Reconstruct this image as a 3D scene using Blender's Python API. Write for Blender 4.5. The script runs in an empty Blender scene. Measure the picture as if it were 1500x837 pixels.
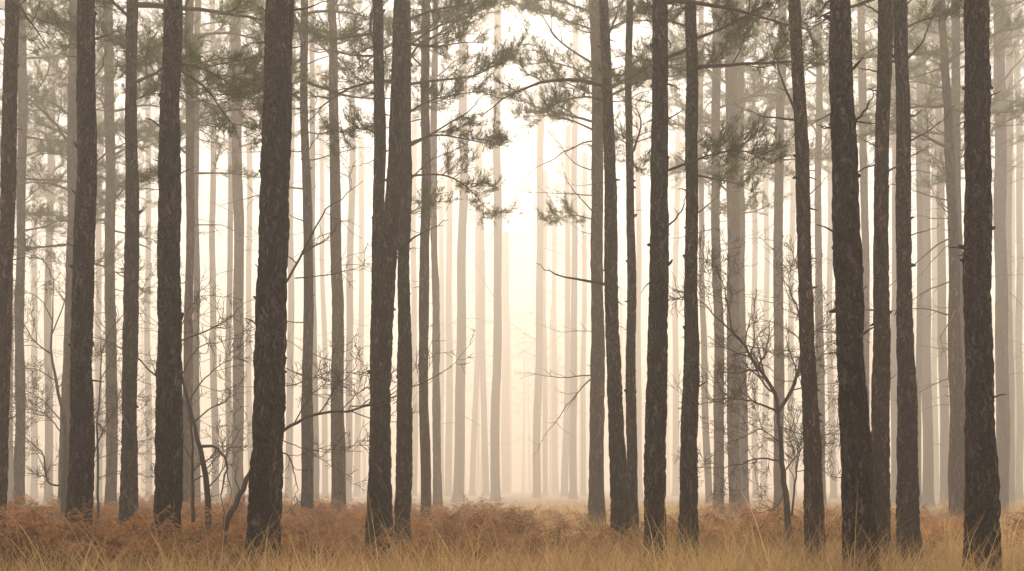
import bpy, math
import numpy as np
from mathutils import Matrix, Vector, Euler

SC = bpy.context.scene
COL = SC.collection
R = math.radians

# ------------------------------------------------------------------ camera, sky, sun, exposure
HC, F, HZ = 1.05, 1700.0, 715.0          # eye height (m), focal length and horizon row in photo pixels (1500 x 837)
cam = bpy.data.objects.new('camera', bpy.data.cameras.new('camera'))
COL.objects.link(cam)
cam.location = (0, 0, HC)
cam.rotation_euler = (R(90), 0, 0)
cam.data.sensor_width = 36.0
cam.data.lens = F / 1500 * 36
cam.data.shift_y = (HZ - 418.5) / 1500
cam.data.clip_end = 3000
SC.camera = cam

SUN_EL = 58.0
w = bpy.data.worlds.new('World'); SC.world = w; w.use_nodes = True
nt = w.node_tree; nt.nodes.clear()
sky = nt.nodes.new('ShaderNodeTexSky'); sky.sky_type = 'NISHITA'; sky.sun_disc = False
sky.sun_elevation = R(SUN_EL); sky.sun_rotation = 0.0; sky.air_density = 1.0; sky.dust_density = 2.0; sky.ozone_density = 0.3
tint = nt.nodes.new('ShaderNodeMix'); tint.data_type = 'RGBA'; tint.blend_type = 'MULTIPLY'
tint.inputs[0].default_value = 1.0
tint.inputs[7].default_value = (1.0, 0.82, 0.61, 1)      # warm white overcast
bg = nt.nodes.new('ShaderNodeBackground'); bg.inputs[1].default_value = 0.11
out = nt.nodes.new('ShaderNodeOutputWorld')
nt.links.new(sky.outputs[0], tint.inputs[6]); nt.links.new(tint.outputs[2], bg.inputs[0]); nt.links.new(bg.outputs[0], out.inputs[0])

sl = bpy.data.lights.new('sun', 'SUN'); sl.energy = 1.5; sl.angle = R(14); sl.color = (1.0, 0.86, 0.69)
so = bpy.data.objects.new('sun', sl); COL.objects.link(so); so.rotation_euler = (R(-(90 - SUN_EL)), 0, 0); so.location = (0, 60, 60)

vs = SC.view_settings
vs.view_transform = 'Standard'; vs.look = 'None'; vs.gamma = 1.0; vs.use_curve_mapping = False
vs.exposure = 1.68
SC.render.engine = 'CYCLES'
cy = SC.cycles
cy.max_bounces = 8; cy.diffuse_bounces = 3; cy.glossy_bounces = 1; cy.transmission_bounces = 3
cy.volume_bounces = 3; cy.transparent_max_bounces = 4; cy.caustics_reflective = False; cy.caustics_refractive = False

HAZE_DENSITY, HAZE_ANISO, HAZE_COLOR = 0.0085, 0.60, (0.925, 0.888, 0.83, 1)

# ------------------------------------------------------------------ helpers
def P(px, py, d):
    return np.array([(px - 750) / F * d, d, HC + (HZ - py) / F * d])

def _hash(ix, iy, iz, seed):
    h = (ix.astype(np.int64) * 374761393 + iy.astype(np.int64) * 668265263 + iz.astype(np.int64) * 2147483647 + seed * 1274126177) & 0xFFFFFFFF
    h = ((h ^ (h >> 13)) * 1274126177) & 0xFFFFFFFF
    h = ((h ^ (h >> 16)) * 2246822519) & 0xFFFFFFFF
    h = h ^ (h >> 15)
    return (h & 0xFFFFFF) / float(0x1000000)

def vnoise(p, seed=0):
    i = np.floor(p); f = p - i; f = f * f * (3 - 2 * f); i = i.astype(np.int64)
    r = 0
    for dx in (0, 1):
        for dy in (0, 1):
            for dz in (0, 1):
                wgt = (f[:, 0] if dx else 1 - f[:, 0]) * (f[:, 1] if dy else 1 - f[:, 1]) * (f[:, 2] if dz else 1 - f[:, 2])
                r = r + wgt * _hash(i[:, 0] + dx, i[:, 1] + dy, i[:, 2] + dz, seed)
    return r

def worley(p, seed=0):
    i = np.floor(p).astype(np.int64); n = len(p)
    f1 = np.full(n, 9.0); f2 = np.full(n, 9.0)
    for dx in (-1, 0, 1):
        for dy in (-1, 0, 1):
            for dz in (-1, 0, 1):
                c = i + np.array([dx, dy, dz])
                q = np.stack([c[:, k] + _hash(c[:, 0], c[:, 1], c[:, 2], seed + 7 * k + 1) for k in range(3)], 1)
                dd = np.linalg.norm(q - p, axis=1)
                m = dd < f1
                f2 = np.where(m, f1, np.minimum(f2, dd)); f1 = np.where(m, dd, f1)
    return f1, f2

def ground_z(x, y):
    x = np.atleast_1d(np.asarray(x, float)); y = np.atleast_1d(np.asarray(y, float))
    q = np.stack([x * 0.16, y * 0.16, np.zeros_like(x)], 1)
    return 0.22 * (vnoise(q, 3) - 0.5) + 0.08 * (vnoise(q * 4.1, 4) - 0.5)

class MB:
    """collects vertex and face arrays and links them as ONE mesh object"""
    def __init__(s): s.v = []; s.f = []; s.n = 0
    def add(s, v, f, mi=0, smooth=True):
        v = np.asarray(v, float).reshape(-1, 3); f = np.asarray(f, np.int64)
        s.f.append((f + s.n, mi, smooth)); s.v.append(v); s.n += len(v)
    def merge(s, o, M=None, mi=None):
        v = np.concatenate(o.v) if o.v else np.zeros((0, 3))
        if M is not None: v = v @ M[:3, :3].T + M[:3, 3]
        for f, m, sm in o.f: s.f.append((f + s.n, m if mi is None else mi, sm))
        s.v.append(v); s.n += len(v)
    def mesh(s, name, mats):
        me = bpy.data.meshes.new(name)
        v = np.concatenate(s.v)
        me.vertices.add(len(v)); me.vertices.foreach_set('co', v.astype(np.float32).ravel())
        li = []; ls = []; mi = []; sm = []; o = 0
        for f, m, smo in s.f:
            k = f.shape[1]; li.append(f.ravel()); ls.append(o + np.arange(len(f)) * k); o += f.size
            mi.append(np.full(len(f), m)); sm.append(np.full(len(f), smo))
        li = np.concatenate(li)
        me.loops.add(len(li)); me.loops.foreach_set('vertex_index', li.astype(np.int32))
        ls = np.concatenate(ls)
        me.polygons.add(len(ls)); me.polygons.foreach_set('loop_start', ls.astype(np.int32))
        me.polygons.foreach_set('material_index', np.concatenate(mi).astype(np.int32))
        me.polygons.foreach_set('use_smooth', np.concatenate(sm).astype(bool))
        for m in (mats if isinstance(mats, (list, tuple)) else [mats]): me.materials.append(m)
        me.update(calc_edges=True); me.validate()
        return me

def link(name, me, parent=None, M=None):
    o = bpy.data.objects.new(name, me); COL.objects.link(o)
    if parent is not None: o.parent = parent
    if M is not None: o.matrix_local = Matrix(M.tolist()) if isinstance(M, np.ndarray) else M
    return o

def empty(name, loc, label, cat, group=None):
    o = bpy.data.objects.new(name, None); COL.objects.link(o); o.location = loc
    o.empty_display_size = 0.3
    o['label'] = label; o['category'] = cat
    if group: o['group'] = group
    return o

def norm(a): return a / (np.linalg.norm(a, axis=-1, keepdims=True) + 1e-12)

def tube(mb, pts, rad, sides=6, mi=0, cap=True):
    pts = np.asarray(pts, float); n = len(pts); rad = np.broadcast_to(np.asarray(rad, float), (n,))
    t = norm(np.gradient(pts, axis=0))
    ref = np.array([0, 0, 1.0]) if abs(t[0, 2]) < 0.9 else np.array([1.0, 0, 0])
    u = norm(np.cross(ref, t[0])); U = [u]
    for k in range(1, n):
        u = norm(u - t[k] * np.dot(u, t[k])); U.append(u)
    U = np.array(U); V = np.cross(t, U)
    a = np.linspace(0, 2 * np.pi, sides, endpoint=False)
    v = pts[:, None] + rad[:, None, None] * (np.cos(a)[None, :, None] * U[:, None] + np.sin(a)[None, :, None] * V[:, None])
    i = np.arange(n - 1)[:, None] * sides; j = np.arange(sides)[None]; j2 = (j + 1) % sides
    f = np.stack([i + j, i + j2, i + sides + j2, i + sides + j], -1).reshape(-1, 4)
    mb.add(v.reshape(-1, 3), f, mi)
    if cap:
        c = np.concatenate([v[-1], (pts[-1] + t[-1] * rad[-1] * 0.6)[None]])
        mb.add(c, np.stack([np.arange(sides), (np.arange(sides) + 1) % sides, np.full(sides, sides)], 1), mi)

def spline(pts, n):
    """Catmull-Rom through pts, resampled to n points"""
    p = np.asarray(pts, float)
    if len(p) == 2: return p[0] + (p[1] - p[0]) * np.linspace(0, 1, n)[:, None]
    q = np.vstack([2 * p[0] - p[1], p, 2 * p[-1] - p[-2]])
    s = np.linspace(0, len(p) - 1 - 1e-6, n); k = s.astype(int); t = (s - k)[:, None]
    a, b, c, d = q[k], q[k + 1], q[k + 2], q[k + 3]
    return 0.5 * (2 * b + (c - a) * t + (2 * a - 5 * b + 4 * c - d) * t ** 2 + (3 * b - a - 3 * c + d) * t ** 3)

def wander(rng, start, d, L, n, wig, up=0.0):
    """a crooked growing line"""
    d = norm(np.asarray(d, float)); p = [np.asarray(start, float)]; st = L / (n - 1)
    for _ in range(n - 1):
        d = norm(d + rng.normal(0, wig, 3) + np.array([0, 0, up])); p.append(p[-1] + d * st)
    return np.array(p)

def turn(rng, d, ang, flat=1.0):
    r = rng.normal(0, 1, 3); r[1] *= flat; r = norm(r - d * np.dot(r, d))
    return norm(d * math.cos(ang) + r * math.sin(ang))

# ------------------------------------------------------------------ materials
class NT:
    def __init__(s, name):
        s.m = bpy.data.materials.new(name); s.m.use_nodes = True; s.t = s.m.node_tree; s.t.nodes.clear()
        s.out = s.t.nodes.new('ShaderNodeOutputMaterial')
    def n(s, kind, **kw):
        x = s.t.nodes.new('ShaderNode' + kind)
        for k, v in kw.items():
            if k.startswith('i_'):
                key = k[2:]; x.inputs[int(key) if key.isdigit() else key].default_value = v
            else: setattr(x, k, v)
        return x
    def l(s, a, b): s.t.links.new(a, b)
    def math(s, op, a, b=0.0, clamp=False):
        x = s.n('Math', operation=op, use_clamp=clamp)
        for k, v in enumerate((a, b)):
            if hasattr(v, 'links'): s.l(v, x.inputs[k])
            else: x.inputs[k].default_value = v
        return x.outputs[0]
    def mix(s, fac, a, b, blend='MIX'):
        x = s.n('Mix', data_type='RGBA', blend_type=blend)
        for k, v in ((0, fac), (6, a), (7, b)):
            if hasattr(v, 'links'): s.l(v, x.inputs[k])
            else: x.inputs[k].default_value = v if k == 0 else (*v, 1)
        return x.outputs[2]
    def ramp(s, fac, stops):
        x = s.n('ValToRGB'); e = x.color_ramp.elements
        while len(e) < len(stops): e.new(0.5)
        for k, (p, c) in enumerate(stops): e[k].position = p; e[k].color = (*c, 1)
        s.l(fac, x.inputs[0]); return x.outputs[0]

def bark(name, plate, plate2, fissure, lichen, lich_amt):
    t = NT(name)
    tc = t.n('TexCoord'); oi = t.n('ObjectInfo')
    add = t.n('VectorMath', operation='ADD'); t.l(tc.outputs['Object'], add.inputs[0])
    mul = t.n('VectorMath', operation='SCALE'); t.l(oi.outputs['Location'], mul.inputs[0]); mul.inputs['Scale'].default_value = 1.37
    t.l(mul.outputs[0], add.inputs[1])
    warp = t.n('TexNoise', i_Scale=7.0, i_Detail=3.0); t.l(add.outputs[0], warp.inputs['Vector'])
    ws = t.n('VectorMath', operation='SCALE'); t.l(warp.outputs['Color'], ws.inputs[0]); ws.inputs['Scale'].default_value = 0.17
    wa = t.n('VectorMath', operation='ADD'); t.l(add.outputs[0], wa.inputs[0]); t.l(ws.outputs[0], wa.inputs[1])
    mp = t.n('Mapping'); mp.inputs['Scale'].default_value = (26, 26, 3.9); t.l(wa.outputs[0], mp.inputs['Vector'])
    vo = t.n('TexVoronoi', feature='DISTANCE_TO_EDGE', i_Scale=1.0); t.l(mp.outputs[0], vo.inputs['Vector'])
    vc = t.n('TexVoronoi', feature='F1', i_Scale=1.0); t.l(mp.outputs[0], vc.inputs['Vector'])
    mp2 = t.n('Mapping'); mp2.inputs['Scale'].default_value = (60, 60, 16); t.l(wa.outputs[0], mp2.inputs['Vector'])
    fine = t.n('TexNoise', i_Scale=1.0, i_Detail=5.0, i_Roughness=0.65); t.l(mp2.outputs[0], fine.inputs['Vector'])
    big = t.n('TexNoise', i_Scale=1.1, i_Detail=4.0); t.l(add.outputs[0], big.inputs['Vector'])
    mp3 = t.n('Mapping'); mp3.inputs['Scale'].default_value = (27, 27, 3.6); t.l(wa.outputs[0], mp3.inputs['Vector'])
    rn = t.n('TexNoise', i_Scale=1.0, i_Detail=2.5, i_Roughness=0.5); t.l(mp3.outputs[0], rn.inputs['Vector'])
    rd = t.n('MapRange', i_1=0.0, i_2=0.085); t.l(t.math('ABSOLUTE', t.math('SUBTRACT', rn.outputs[0], 0.5)), rd.inputs[0])
    e0 = t.n('MapRange', i_1=0.0, i_2=0.20); t.l(vo.outputs['Distance'], e0.inputs[0])
    class edge: outputs = [t.math('MULTIPLY', t.math('POWER', e0.outputs[0], 0.6), t.math('POWER', rd.outputs[0], 0.7))]
    sep = t.n('SeparateColor'); t.l(vc.outputs['Color'], sep.inputs[0])
    f = t.math('ADD', t.math('MULTIPLY', sep.outputs[0], 0.45), t.math('MULTIPLY', fine.outputs[0], 0.55))
    bigc = t.n('MapRange', i_1=0.35, i_2=0.65); t.l(big.outputs[0], bigc.inputs[0])
    base = t.mix(t.math('ADD', t.math('MULTIPLY', f, 0.6), t.math('MULTIPLY', bigc.outputs[0], 0.4)), plate, plate2)
    pale = tuple(min(1.0, c * 2.6) for c in plate2)
    base = t.mix(t.math('MULTIPLY', t.math('POWER', sep.outputs[1], 3.5), 0.65), base, pale)
    col = t.mix(edge.outputs[0], fissure, base)
    # pale lichen flecks and broken plate edges
    ln = t.n('TexNoise', i_Scale=34.0, i_Detail=3.0, i_Roughness=0.6); t.l(add.outputs[0], ln.inputs['Vector'])
    lm = t.n('MapRange', i_1=0.63, i_2=0.70); t.l(ln.outputs[0], lm.inputs[0])
    lf = t.math('MULTIPLY', t.math('MULTIPLY', lm.outputs[0], bigc.outputs[0]), lich_amt)
    col = t.mix(lf, col, lichen)
    bs = t.n('BsdfPrincipled'); bs.inputs['Roughness'].default_value = 0.85; bs.inputs['Specular IOR Level'].default_value = 0.04
    t.l(col, bs.inputs['Base Color'])
    hgt = t.math('ADD', t.math('MULTIPLY', edge.outputs[0], 0.5), t.math('MULTIPLY', fine.outputs[0], 0.9))
    bp = t.n('Bump', i_Strength=1.0, i_Distance=0.035); t.l(hgt, bp.inputs['Height']); t.l(bp.outputs[0], bs.inputs['Normal'])
    t.l(bs.outputs[0], t.out.inputs[0]); return t.m

BARK = bark('grey pine bark', (0.010, 0.0080, 0.0078), (0.105, 0.085, 0.081), (0.004, 0.003, 0.0027), (0.26, 0.24, 0.21), 0.55)
BARKR = bark('reddish pine bark', (0.030, 0.018, 0.014), (0.145, 0.088, 0.068), (0.020, 0.012, 0.010), (0.28, 0.22, 0.18), 0.35)

def plain(name, c1, c2, scale, rough=0.85, trans=0.0, isl=0.5):
    t = NT(name)
    tc = t.n('TexCoord'); ns = t.n('TexNoise', i_Scale=scale, i_Detail=3.0); t.l(tc.outputs['Object'], ns.inputs['Vector'])
    ge = t.n('NewGeometry')
    nr = t.n('MapRange', i_1=0.32, i_2=0.68); t.l(ns.outputs[0], nr.inputs[0])
    f = t.math('ADD', t.math('MULTIPLY', nr.outputs[0], 1 - isl), t.math('MULTIPLY', ge.outputs['Random Per Island'], isl))
    col = t.mix(f, c1, c2)
    bs = t.n('BsdfPrincipled'); bs.inputs['Roughness'].default_value = rough; bs.inputs['Specular IOR Level'].default_value = 0.2
    t.l(col, bs.inputs['Base Color'])
    if trans > 0:
        tr = t.n('BsdfTranslucent'); t.l(col, tr.inputs[0])
        mx = t.n('MixShader'); mx.inputs[0].default_value = trans
        t.l(bs.outputs[0], mx.inputs[1]); t.l(tr.outputs[0], mx.inputs[2]); t.l(mx.outputs[0], t.out.inputs[0])
    else: t.l(bs.outputs[0], t.out.inputs[0])
    return t.m

LIMB = plain('dead limb bark', (0.045, 0.036, 0.032), (0.10, 0.080, 0.068), 14)
TWIG = plain('bare twig bark', (0.045, 0.036, 0.030), (0.085, 0.068, 0.055), 9)
MOSSY = plain('mossy twig bark', (0.055, 0.055, 0.036), (0.10, 0.095, 0.068), 6)
NEEDLE = plain('pine needles', (0.054, 0.084, 0.014), (0.135, 0.178, 0.040), 1.6, 0.6, 0.4, 0.3)
STRAW = plain('dry straw grass', (0.26, 0.150, 0.058), (0.88, 0.64, 0.31), 1.1, 0.7, 0.5, 0.5)
SEDGE = plain('fading green grass', (0.16, 0.14, 0.060), (0.30, 0.25, 0.11), 0.7, 0.7, 0.35)
FERN = plain('dead bracken', (0.080, 0.031, 0.011), (0.60, 0.300, 0.112), 2.6, 0.8, 0.35, 0.25)
FSTEM = plain('bracken stalk', (0.24, 0.13, 0.065), (0.42, 0.26, 0.14), 4, 0.7)

def soil():
    t = NT('leaf litter ground'); tc = t.n('TexCoord')
    a = t.n('TexNoise', i_Scale=0.35, i_Detail=6.0); b = t.n('TexNoise', i_Scale=9.0, i_Detail=6.0, i_Roughness=0.7)
    for q in (a, b): t.l(tc.outputs['Object'], q.inputs['Vector'])
    c1 = t.ramp(b.outputs[0], [(0.3, (0.05, 0.032, 0.02)), (0.6, (0.16, 0.10, 0.055)), (0.8, (0.30, 0.20, 0.10))])
    c2 = t.ramp(b.outputs[0], [(0.3, (0.10, 0.066, 0.034)), (0.65, (0.32, 0.215, 0.11))])
    ar = t.n('MapRange', i_1=0.42, i_2=0.58); t.l(a.outputs[0], ar.inputs[0])
    bs = t.n('BsdfPrincipled'); bs.inputs['Roughness'].default_value = 0.95
    t.l(t.mix(ar.outputs[0], c1, c2), bs.inputs['Base Color'])
    bp = t.n('Bump', i_Strength=0.8, i_Distance=0.05); t.l(b.outputs[0], bp.inputs['Height']); t.l(bp.outputs[0], bs.inputs['Normal'])
    t.l(bs.outputs[0], t.out.inputs[0]); return t.m
SOIL = soil()

# ------------------------------------------------------------------ ground and haze
def axis(lo, hi, mid_lo, mid_hi, fine, coarse):
    return np.unique(np.concatenate([np.linspace(lo, mid_lo, coarse), np.arange(mid_lo, mid_hi + fine, fine), np.linspace(mid_hi + fine, hi, coarse)]))
gx = axis(-900, 900, -45, 45, 0.75, 12); gy = axis(-300, 1500, 2, 100, 0.75, 12)
X, Y = np.meshgrid(gx, gy); Z = ground_z(X.ravel(), Y.ravel())
nx, ny = len(gx), len(gy)
ii = (np.arange(ny - 1)[:, None] * nx + np.arange(nx - 1)[None]).ravel()
g = MB(); g.add(np.stack([X.ravel(), Y.ravel(), Z], 1), np.stack([ii, ii + 1, ii + nx + 1, ii + nx], 1))
go = link('ground', g.mesh('ground', SOIL)); go['kind'] = 'structure'; go['label'] = 'forest floor of leaf litter and dead grass'

def haze():
    m = bpy.data.materials.new('forest mist'); m.use_nodes = True; t = m.node_tree; t.nodes.clear()
    o = t.nodes.new('ShaderNodeOutputMaterial'); v = t.nodes.new('ShaderNodeVolumePrincipled')
    v.inputs['Color'].default_value = HAZE_COLOR; v.inputs['Density'].default_value = HAZE_DENSITY; v.inputs['Anisotropy'].default_value = HAZE_ANISO
    t.links.new(v.outputs[0], o.inputs['Volume'])
    x0, x1, y0, y1, z0, z1 = -950, 950, -320, 1520, -1.3, 47.5
    b = MB()
    b.add([(x0, y0, z0), (x1, y0, z0), (x1, y1, z0), (x0, y1, z0), (x0, y0, z1), (x1, y0, z1), (x1, y1, z1), (x0, y1, z1)],
          [(0, 3, 2, 1), (4, 5, 6, 7), (0, 1, 5, 4), (1, 2, 6, 5), (2, 3, 7, 6), (3, 0, 4, 7)], 0, False)
    h = link('haze', b.mesh('haze', m)); h['kind'] = 'stuff'; h['label'] = 'pale warm mist filling the whole pine forest'
haze()

# ------------------------------------------------------------------ boughs, needles, crowns, dead branches
def needles(rng, mb, pos, dr, K, ln, wd, mi=0):
    M = len(pos); pos = np.repeat(pos, K, 0); d = np.repeat(norm(dr), K, 0); n = len(pos)
    r = rng.normal(0, 1, (n, 3)); r = norm(r - d * np.sum(r * d, 1, keepdims=True))
    al = rng.uniform(0.35, 1.25, (n, 1))
    nd = norm(d * np.cos(al) + r * np.sin(al) + np.array([0, 0, 0.28]))
    o = pos - d * rng.uniform(0, 0.13, (n, 1))
    s = norm(np.cross(nd, rng.normal(0, 1, (n, 3)))) * (wd * rng.uniform(0.7, 1.3, (n, 1)))
    L = ln * rng.uniform(0.7, 1.25, (n, 1))
    v = np.stack([o - s, o + s, o + nd * L], 1).reshape(-1, 3)
    mb.add(v, np.arange(3 * n).reshape(-1, 3), mi, False)

def grow_bough(rng, main, r0, leaf_from=0.35, K=16, dens=1.0, flat=0.45, sec_len=0.42, nl=0.075, nw=0.0033):
    """main limb line -> (wood MB, needle MB)"""
    wood, leaf = MB(), MB()
    n = len(main); L = np.sum(np.linalg.norm(np.diff(main, axis=0), axis=1))
    tube(wood, main, np.linspace(r0, r0 * 0.16, n), 6)
    tg = norm(np.gradient(main, axis=0)); up = np.array([0, 0, 1.0])
    pos, dr = [], []
    ns = max(5, int(11 * dens * (L / 2.0) ** 0.5)); side = 1
    for k in range(ns):
        t = leaf_from * 0.7 + (1 - leaf_from * 0.7) * (k + rng.uniform(0, 0.9)) / ns
        t = min(t, 0.99); a = t * (n - 1); i = int(a); p = main[i] + (main[min(i + 1, n - 1)] - main[i]) * (a - i)
        d0 = tg[i]; sd = norm(np.cross(d0, up)) * side; side = -side
        ang = rng.uniform(0.6, 1.1)
        d = norm(d0 * math.cos(ang) + sd * math.sin(ang) + up * rng.normal(0.15, flat * 0.6))
        l2 = L * sec_len * rng.uniform(0.55, 1.1) * (1.15 - 0.65 * t)
        q = wander(rng, p, d, l2, 6, 0.14, 0.07)
        tube(wood, q, np.linspace(r0 * 0.42 * (1.1 - 0.6 * t), 0.004, 6), 4, cap=False)
        nt3 = max(4, int(l2 / 0.075 * dens))
        for j in range(nt3):
            u = 0.15 + 0.85 * (j + rng.uniform(0, 1)) / nt3; b = min(u, 0.99) * 5; bi = int(b)
            pp = q[bi] + (q[bi + 1] - q[bi]) * (b - bi)
            dd = norm((q[bi + 1] - q[bi])); dd = turn(rng, dd, rng.uniform(0.4, 1.1)); dd = norm(dd + up * rng.uniform(0, 0.5))
            l3 = rng.uniform(0.12, 0.36) * (0.6 + 0.4 * l2)
            e = pp + dd * l3
            if rng.uniform() < 0.5: tube(wood, np.array([pp, pp + dd * l3 * 0.5 + rng.normal(0, 0.01, 3), e]), [0.005, 0.004, 0.003], 3, cap=False)
            for f in (0.35, 0.68, 1.0):
                pos.append(pp + (e - pp) * f + rng.normal(0, 0.03, 3)); dr.append(dd)
        pos.append(q[-1]); dr.append(q[-1] - q[-2])
    pos.append(main[-1]); dr.append(tg[-1])
    needles(rng, leaf, np.array(pos), np.array(dr), K, nl, nw)
    return wood, leaf

rg = np.random.default_rng(11)
BOUGH = []                                               # unit boughs, 2 m long, growing along +X
for k in range(9):
    el = rg.uniform(-0.05, 0.5)
    main = wander(rg, (0, 0, 0), (math.cos(el), 0, math.sin(el)), 2.0, 11, 0.09, rg.uniform(-0.05, 0.06))
    wd, lf = grow_bough(rg, main, 0.034, rg.uniform(0.25, 0.5), K=15, dens=1.0, sec_len=0.5)
    BOUGH.append((wd, lf, wd.mesh('bough', LIMB)))

def xf(loc, az, el=0.0, s=1.0, roll=0.0):
    M = Matrix.Translation(Vector(loc)) @ Matrix.Rotation(az, 4, 'Z') @ Matrix.Rotation(-el, 4, 'Y') @ Matrix.Rotation(roll, 4, 'X') @ Matrix.Scale(s, 4)
    return np.array(M)

CROWN = []
for k in range(11):
    mats, leaf, both = [], MB(), MB()
    nb = 23 if k < 7 else 6; az = rg.uniform(0, 6.28)
    for b in range(nb):
        u = (b + rg.uniform(-0.3, 0.3)) / nb; u = min(max(u, 0), 1)
        az += 2.4 + rg.normal(0, 0.35)
        ln = (1.30 - 0.75 * u ** 1.6) * rg.uniform(0.75, 1.15) * (0.75 if u < 0.12 else 1)
        bi = rg.integers(len(BOUGH)); M = xf((0, 0, 9.6 * u), az, rg.uniform(-0.15, 0.15) + 0.55 * u, ln, rg.normal(0, 0.25))
        mats.append((bi, M)); leaf.merge(BOUGH[bi][1], M, 0)
        both.merge(BOUGH[bi][1], M, 0); both.merge(BOUGH[bi][0], M, 1)
    CROWN.append((leaf.mesh('crown', NEEDLE), mats, both.mesh('crown', [NEEDLE, LIMB])))

def grow_dead(rng, main, r0, ntw, tw_len=0.35, sides=6, tip=0.14):
    mb = MB(); n = len(main); L = np.sum(np.linalg.norm(np.diff(main, axis=0), axis=1))
    tube(mb, main, r0 * (1 - (1 - tip) * np.linspace(0, 1, n) ** 0.8), sides)
    tg = norm(np.gradient(main, axis=0))
    for k in range(ntw):
        t = rng.uniform(0.25, 0.97); i = min(int(t * (n - 1)), n - 2)
        d = turn(rng, tg[i], rng.uniform(0.4, 1.0)); l2 = L * tw_len * rng.uniform(0.3, 1.0) * (1.15 - 0.5 * t)
        q = wander(rng, main[i], d, l2, 6, 0.18, 0.06)
        rr = r0 * 0.45 * (1.1 - 0.7 * t)
        tube(mb, q, np.linspace(rr, rr * 0.3, 6), 4)
        for j in range(rng.integers(0, 3)):
            m = rng.integers(1, 5); q2 = wander(rng, q[m], turn(rng, norm(q[m + 1] - q[m]), 0.7), l2 * rng.uniform(0.25, 0.6), 4, 0.15, 0.05)
            tube(mb, q2, np.linspace(rr * 0.5, rr * 0.2, 4), 3)
    return mb

DEAD = []                                                # unit dead branches, 1 m long along +X
for k in range(12):
    el = rg.uniform(-0.2, 0.5)
    main = wander(rg, (0, 0, 0), (math.cos(el), 0, math.sin(el)), 1.0, 12, 0.13, rg.uniform(-0.03, 0.10))
    DEAD.append(grow_dead(rg, main, 0.0095, int(rg.integers(3, 10)), 0.42).mesh('dead_branch', LIMB))

# ------------------------------------------------------------------ pine trees
def center_fn(knots, d):
    """(photo row -> x, width) knots -> functions of height"""
    ys = np.array([k[0] for k in knots], float); xs = np.array([(k[1] - 750) / F * d for k in knots]); rs = np.array([k[2] / 2 / F * d for k in knots])
    zs = HC + (HZ - ys) / F * d; o = np.argsort(zs); zs, xs, rs = zs[o], xs[o], rs[o]
    sl0 = (xs[1] - xs[0]) / (zs[1] - zs[0]); sl1 = (xs[-1] - xs[-2]) / (zs[-1] - zs[-2])
    # cubic Hermite through the knots
    m = np.gradient(xs, zs)
    def cx(z):
        z = np.asarray(z, float); k = np.clip(np.searchsorted(zs, z) - 1, 0, len(zs) - 2)
        h = zs[k + 1] - zs[k]; t = np.clip((z - zs[k]) / h, 0, 1)
        v = (2 * t**3 - 3 * t**2 + 1) * xs[k] + (t**3 - 2 * t**2 + t) * h * m[k] + (-2 * t**3 + 3 * t**2) * xs[k + 1] + (t**3 - t**2) * h * m[k + 1]
        v = np.where(z < zs[0], xs[0] + m[0] * (z - zs[0]), v)
        return np.where(z > zs[-1], xs[-1] + m[-1] * (z - zs[-1]), v)
    tp = min(-0.004, (rs[-1] - rs[0]) / (zs[-1] - zs[0]))
    def cr(z):
        z = np.asarray(z, float); v = np.interp(z, zs, rs)
        return np.maximum(np.where(z > zs[-1], rs[-1] + tp * 1.2 * (z - zs[-1]), v), 0.035)
    return cx, cr

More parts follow.
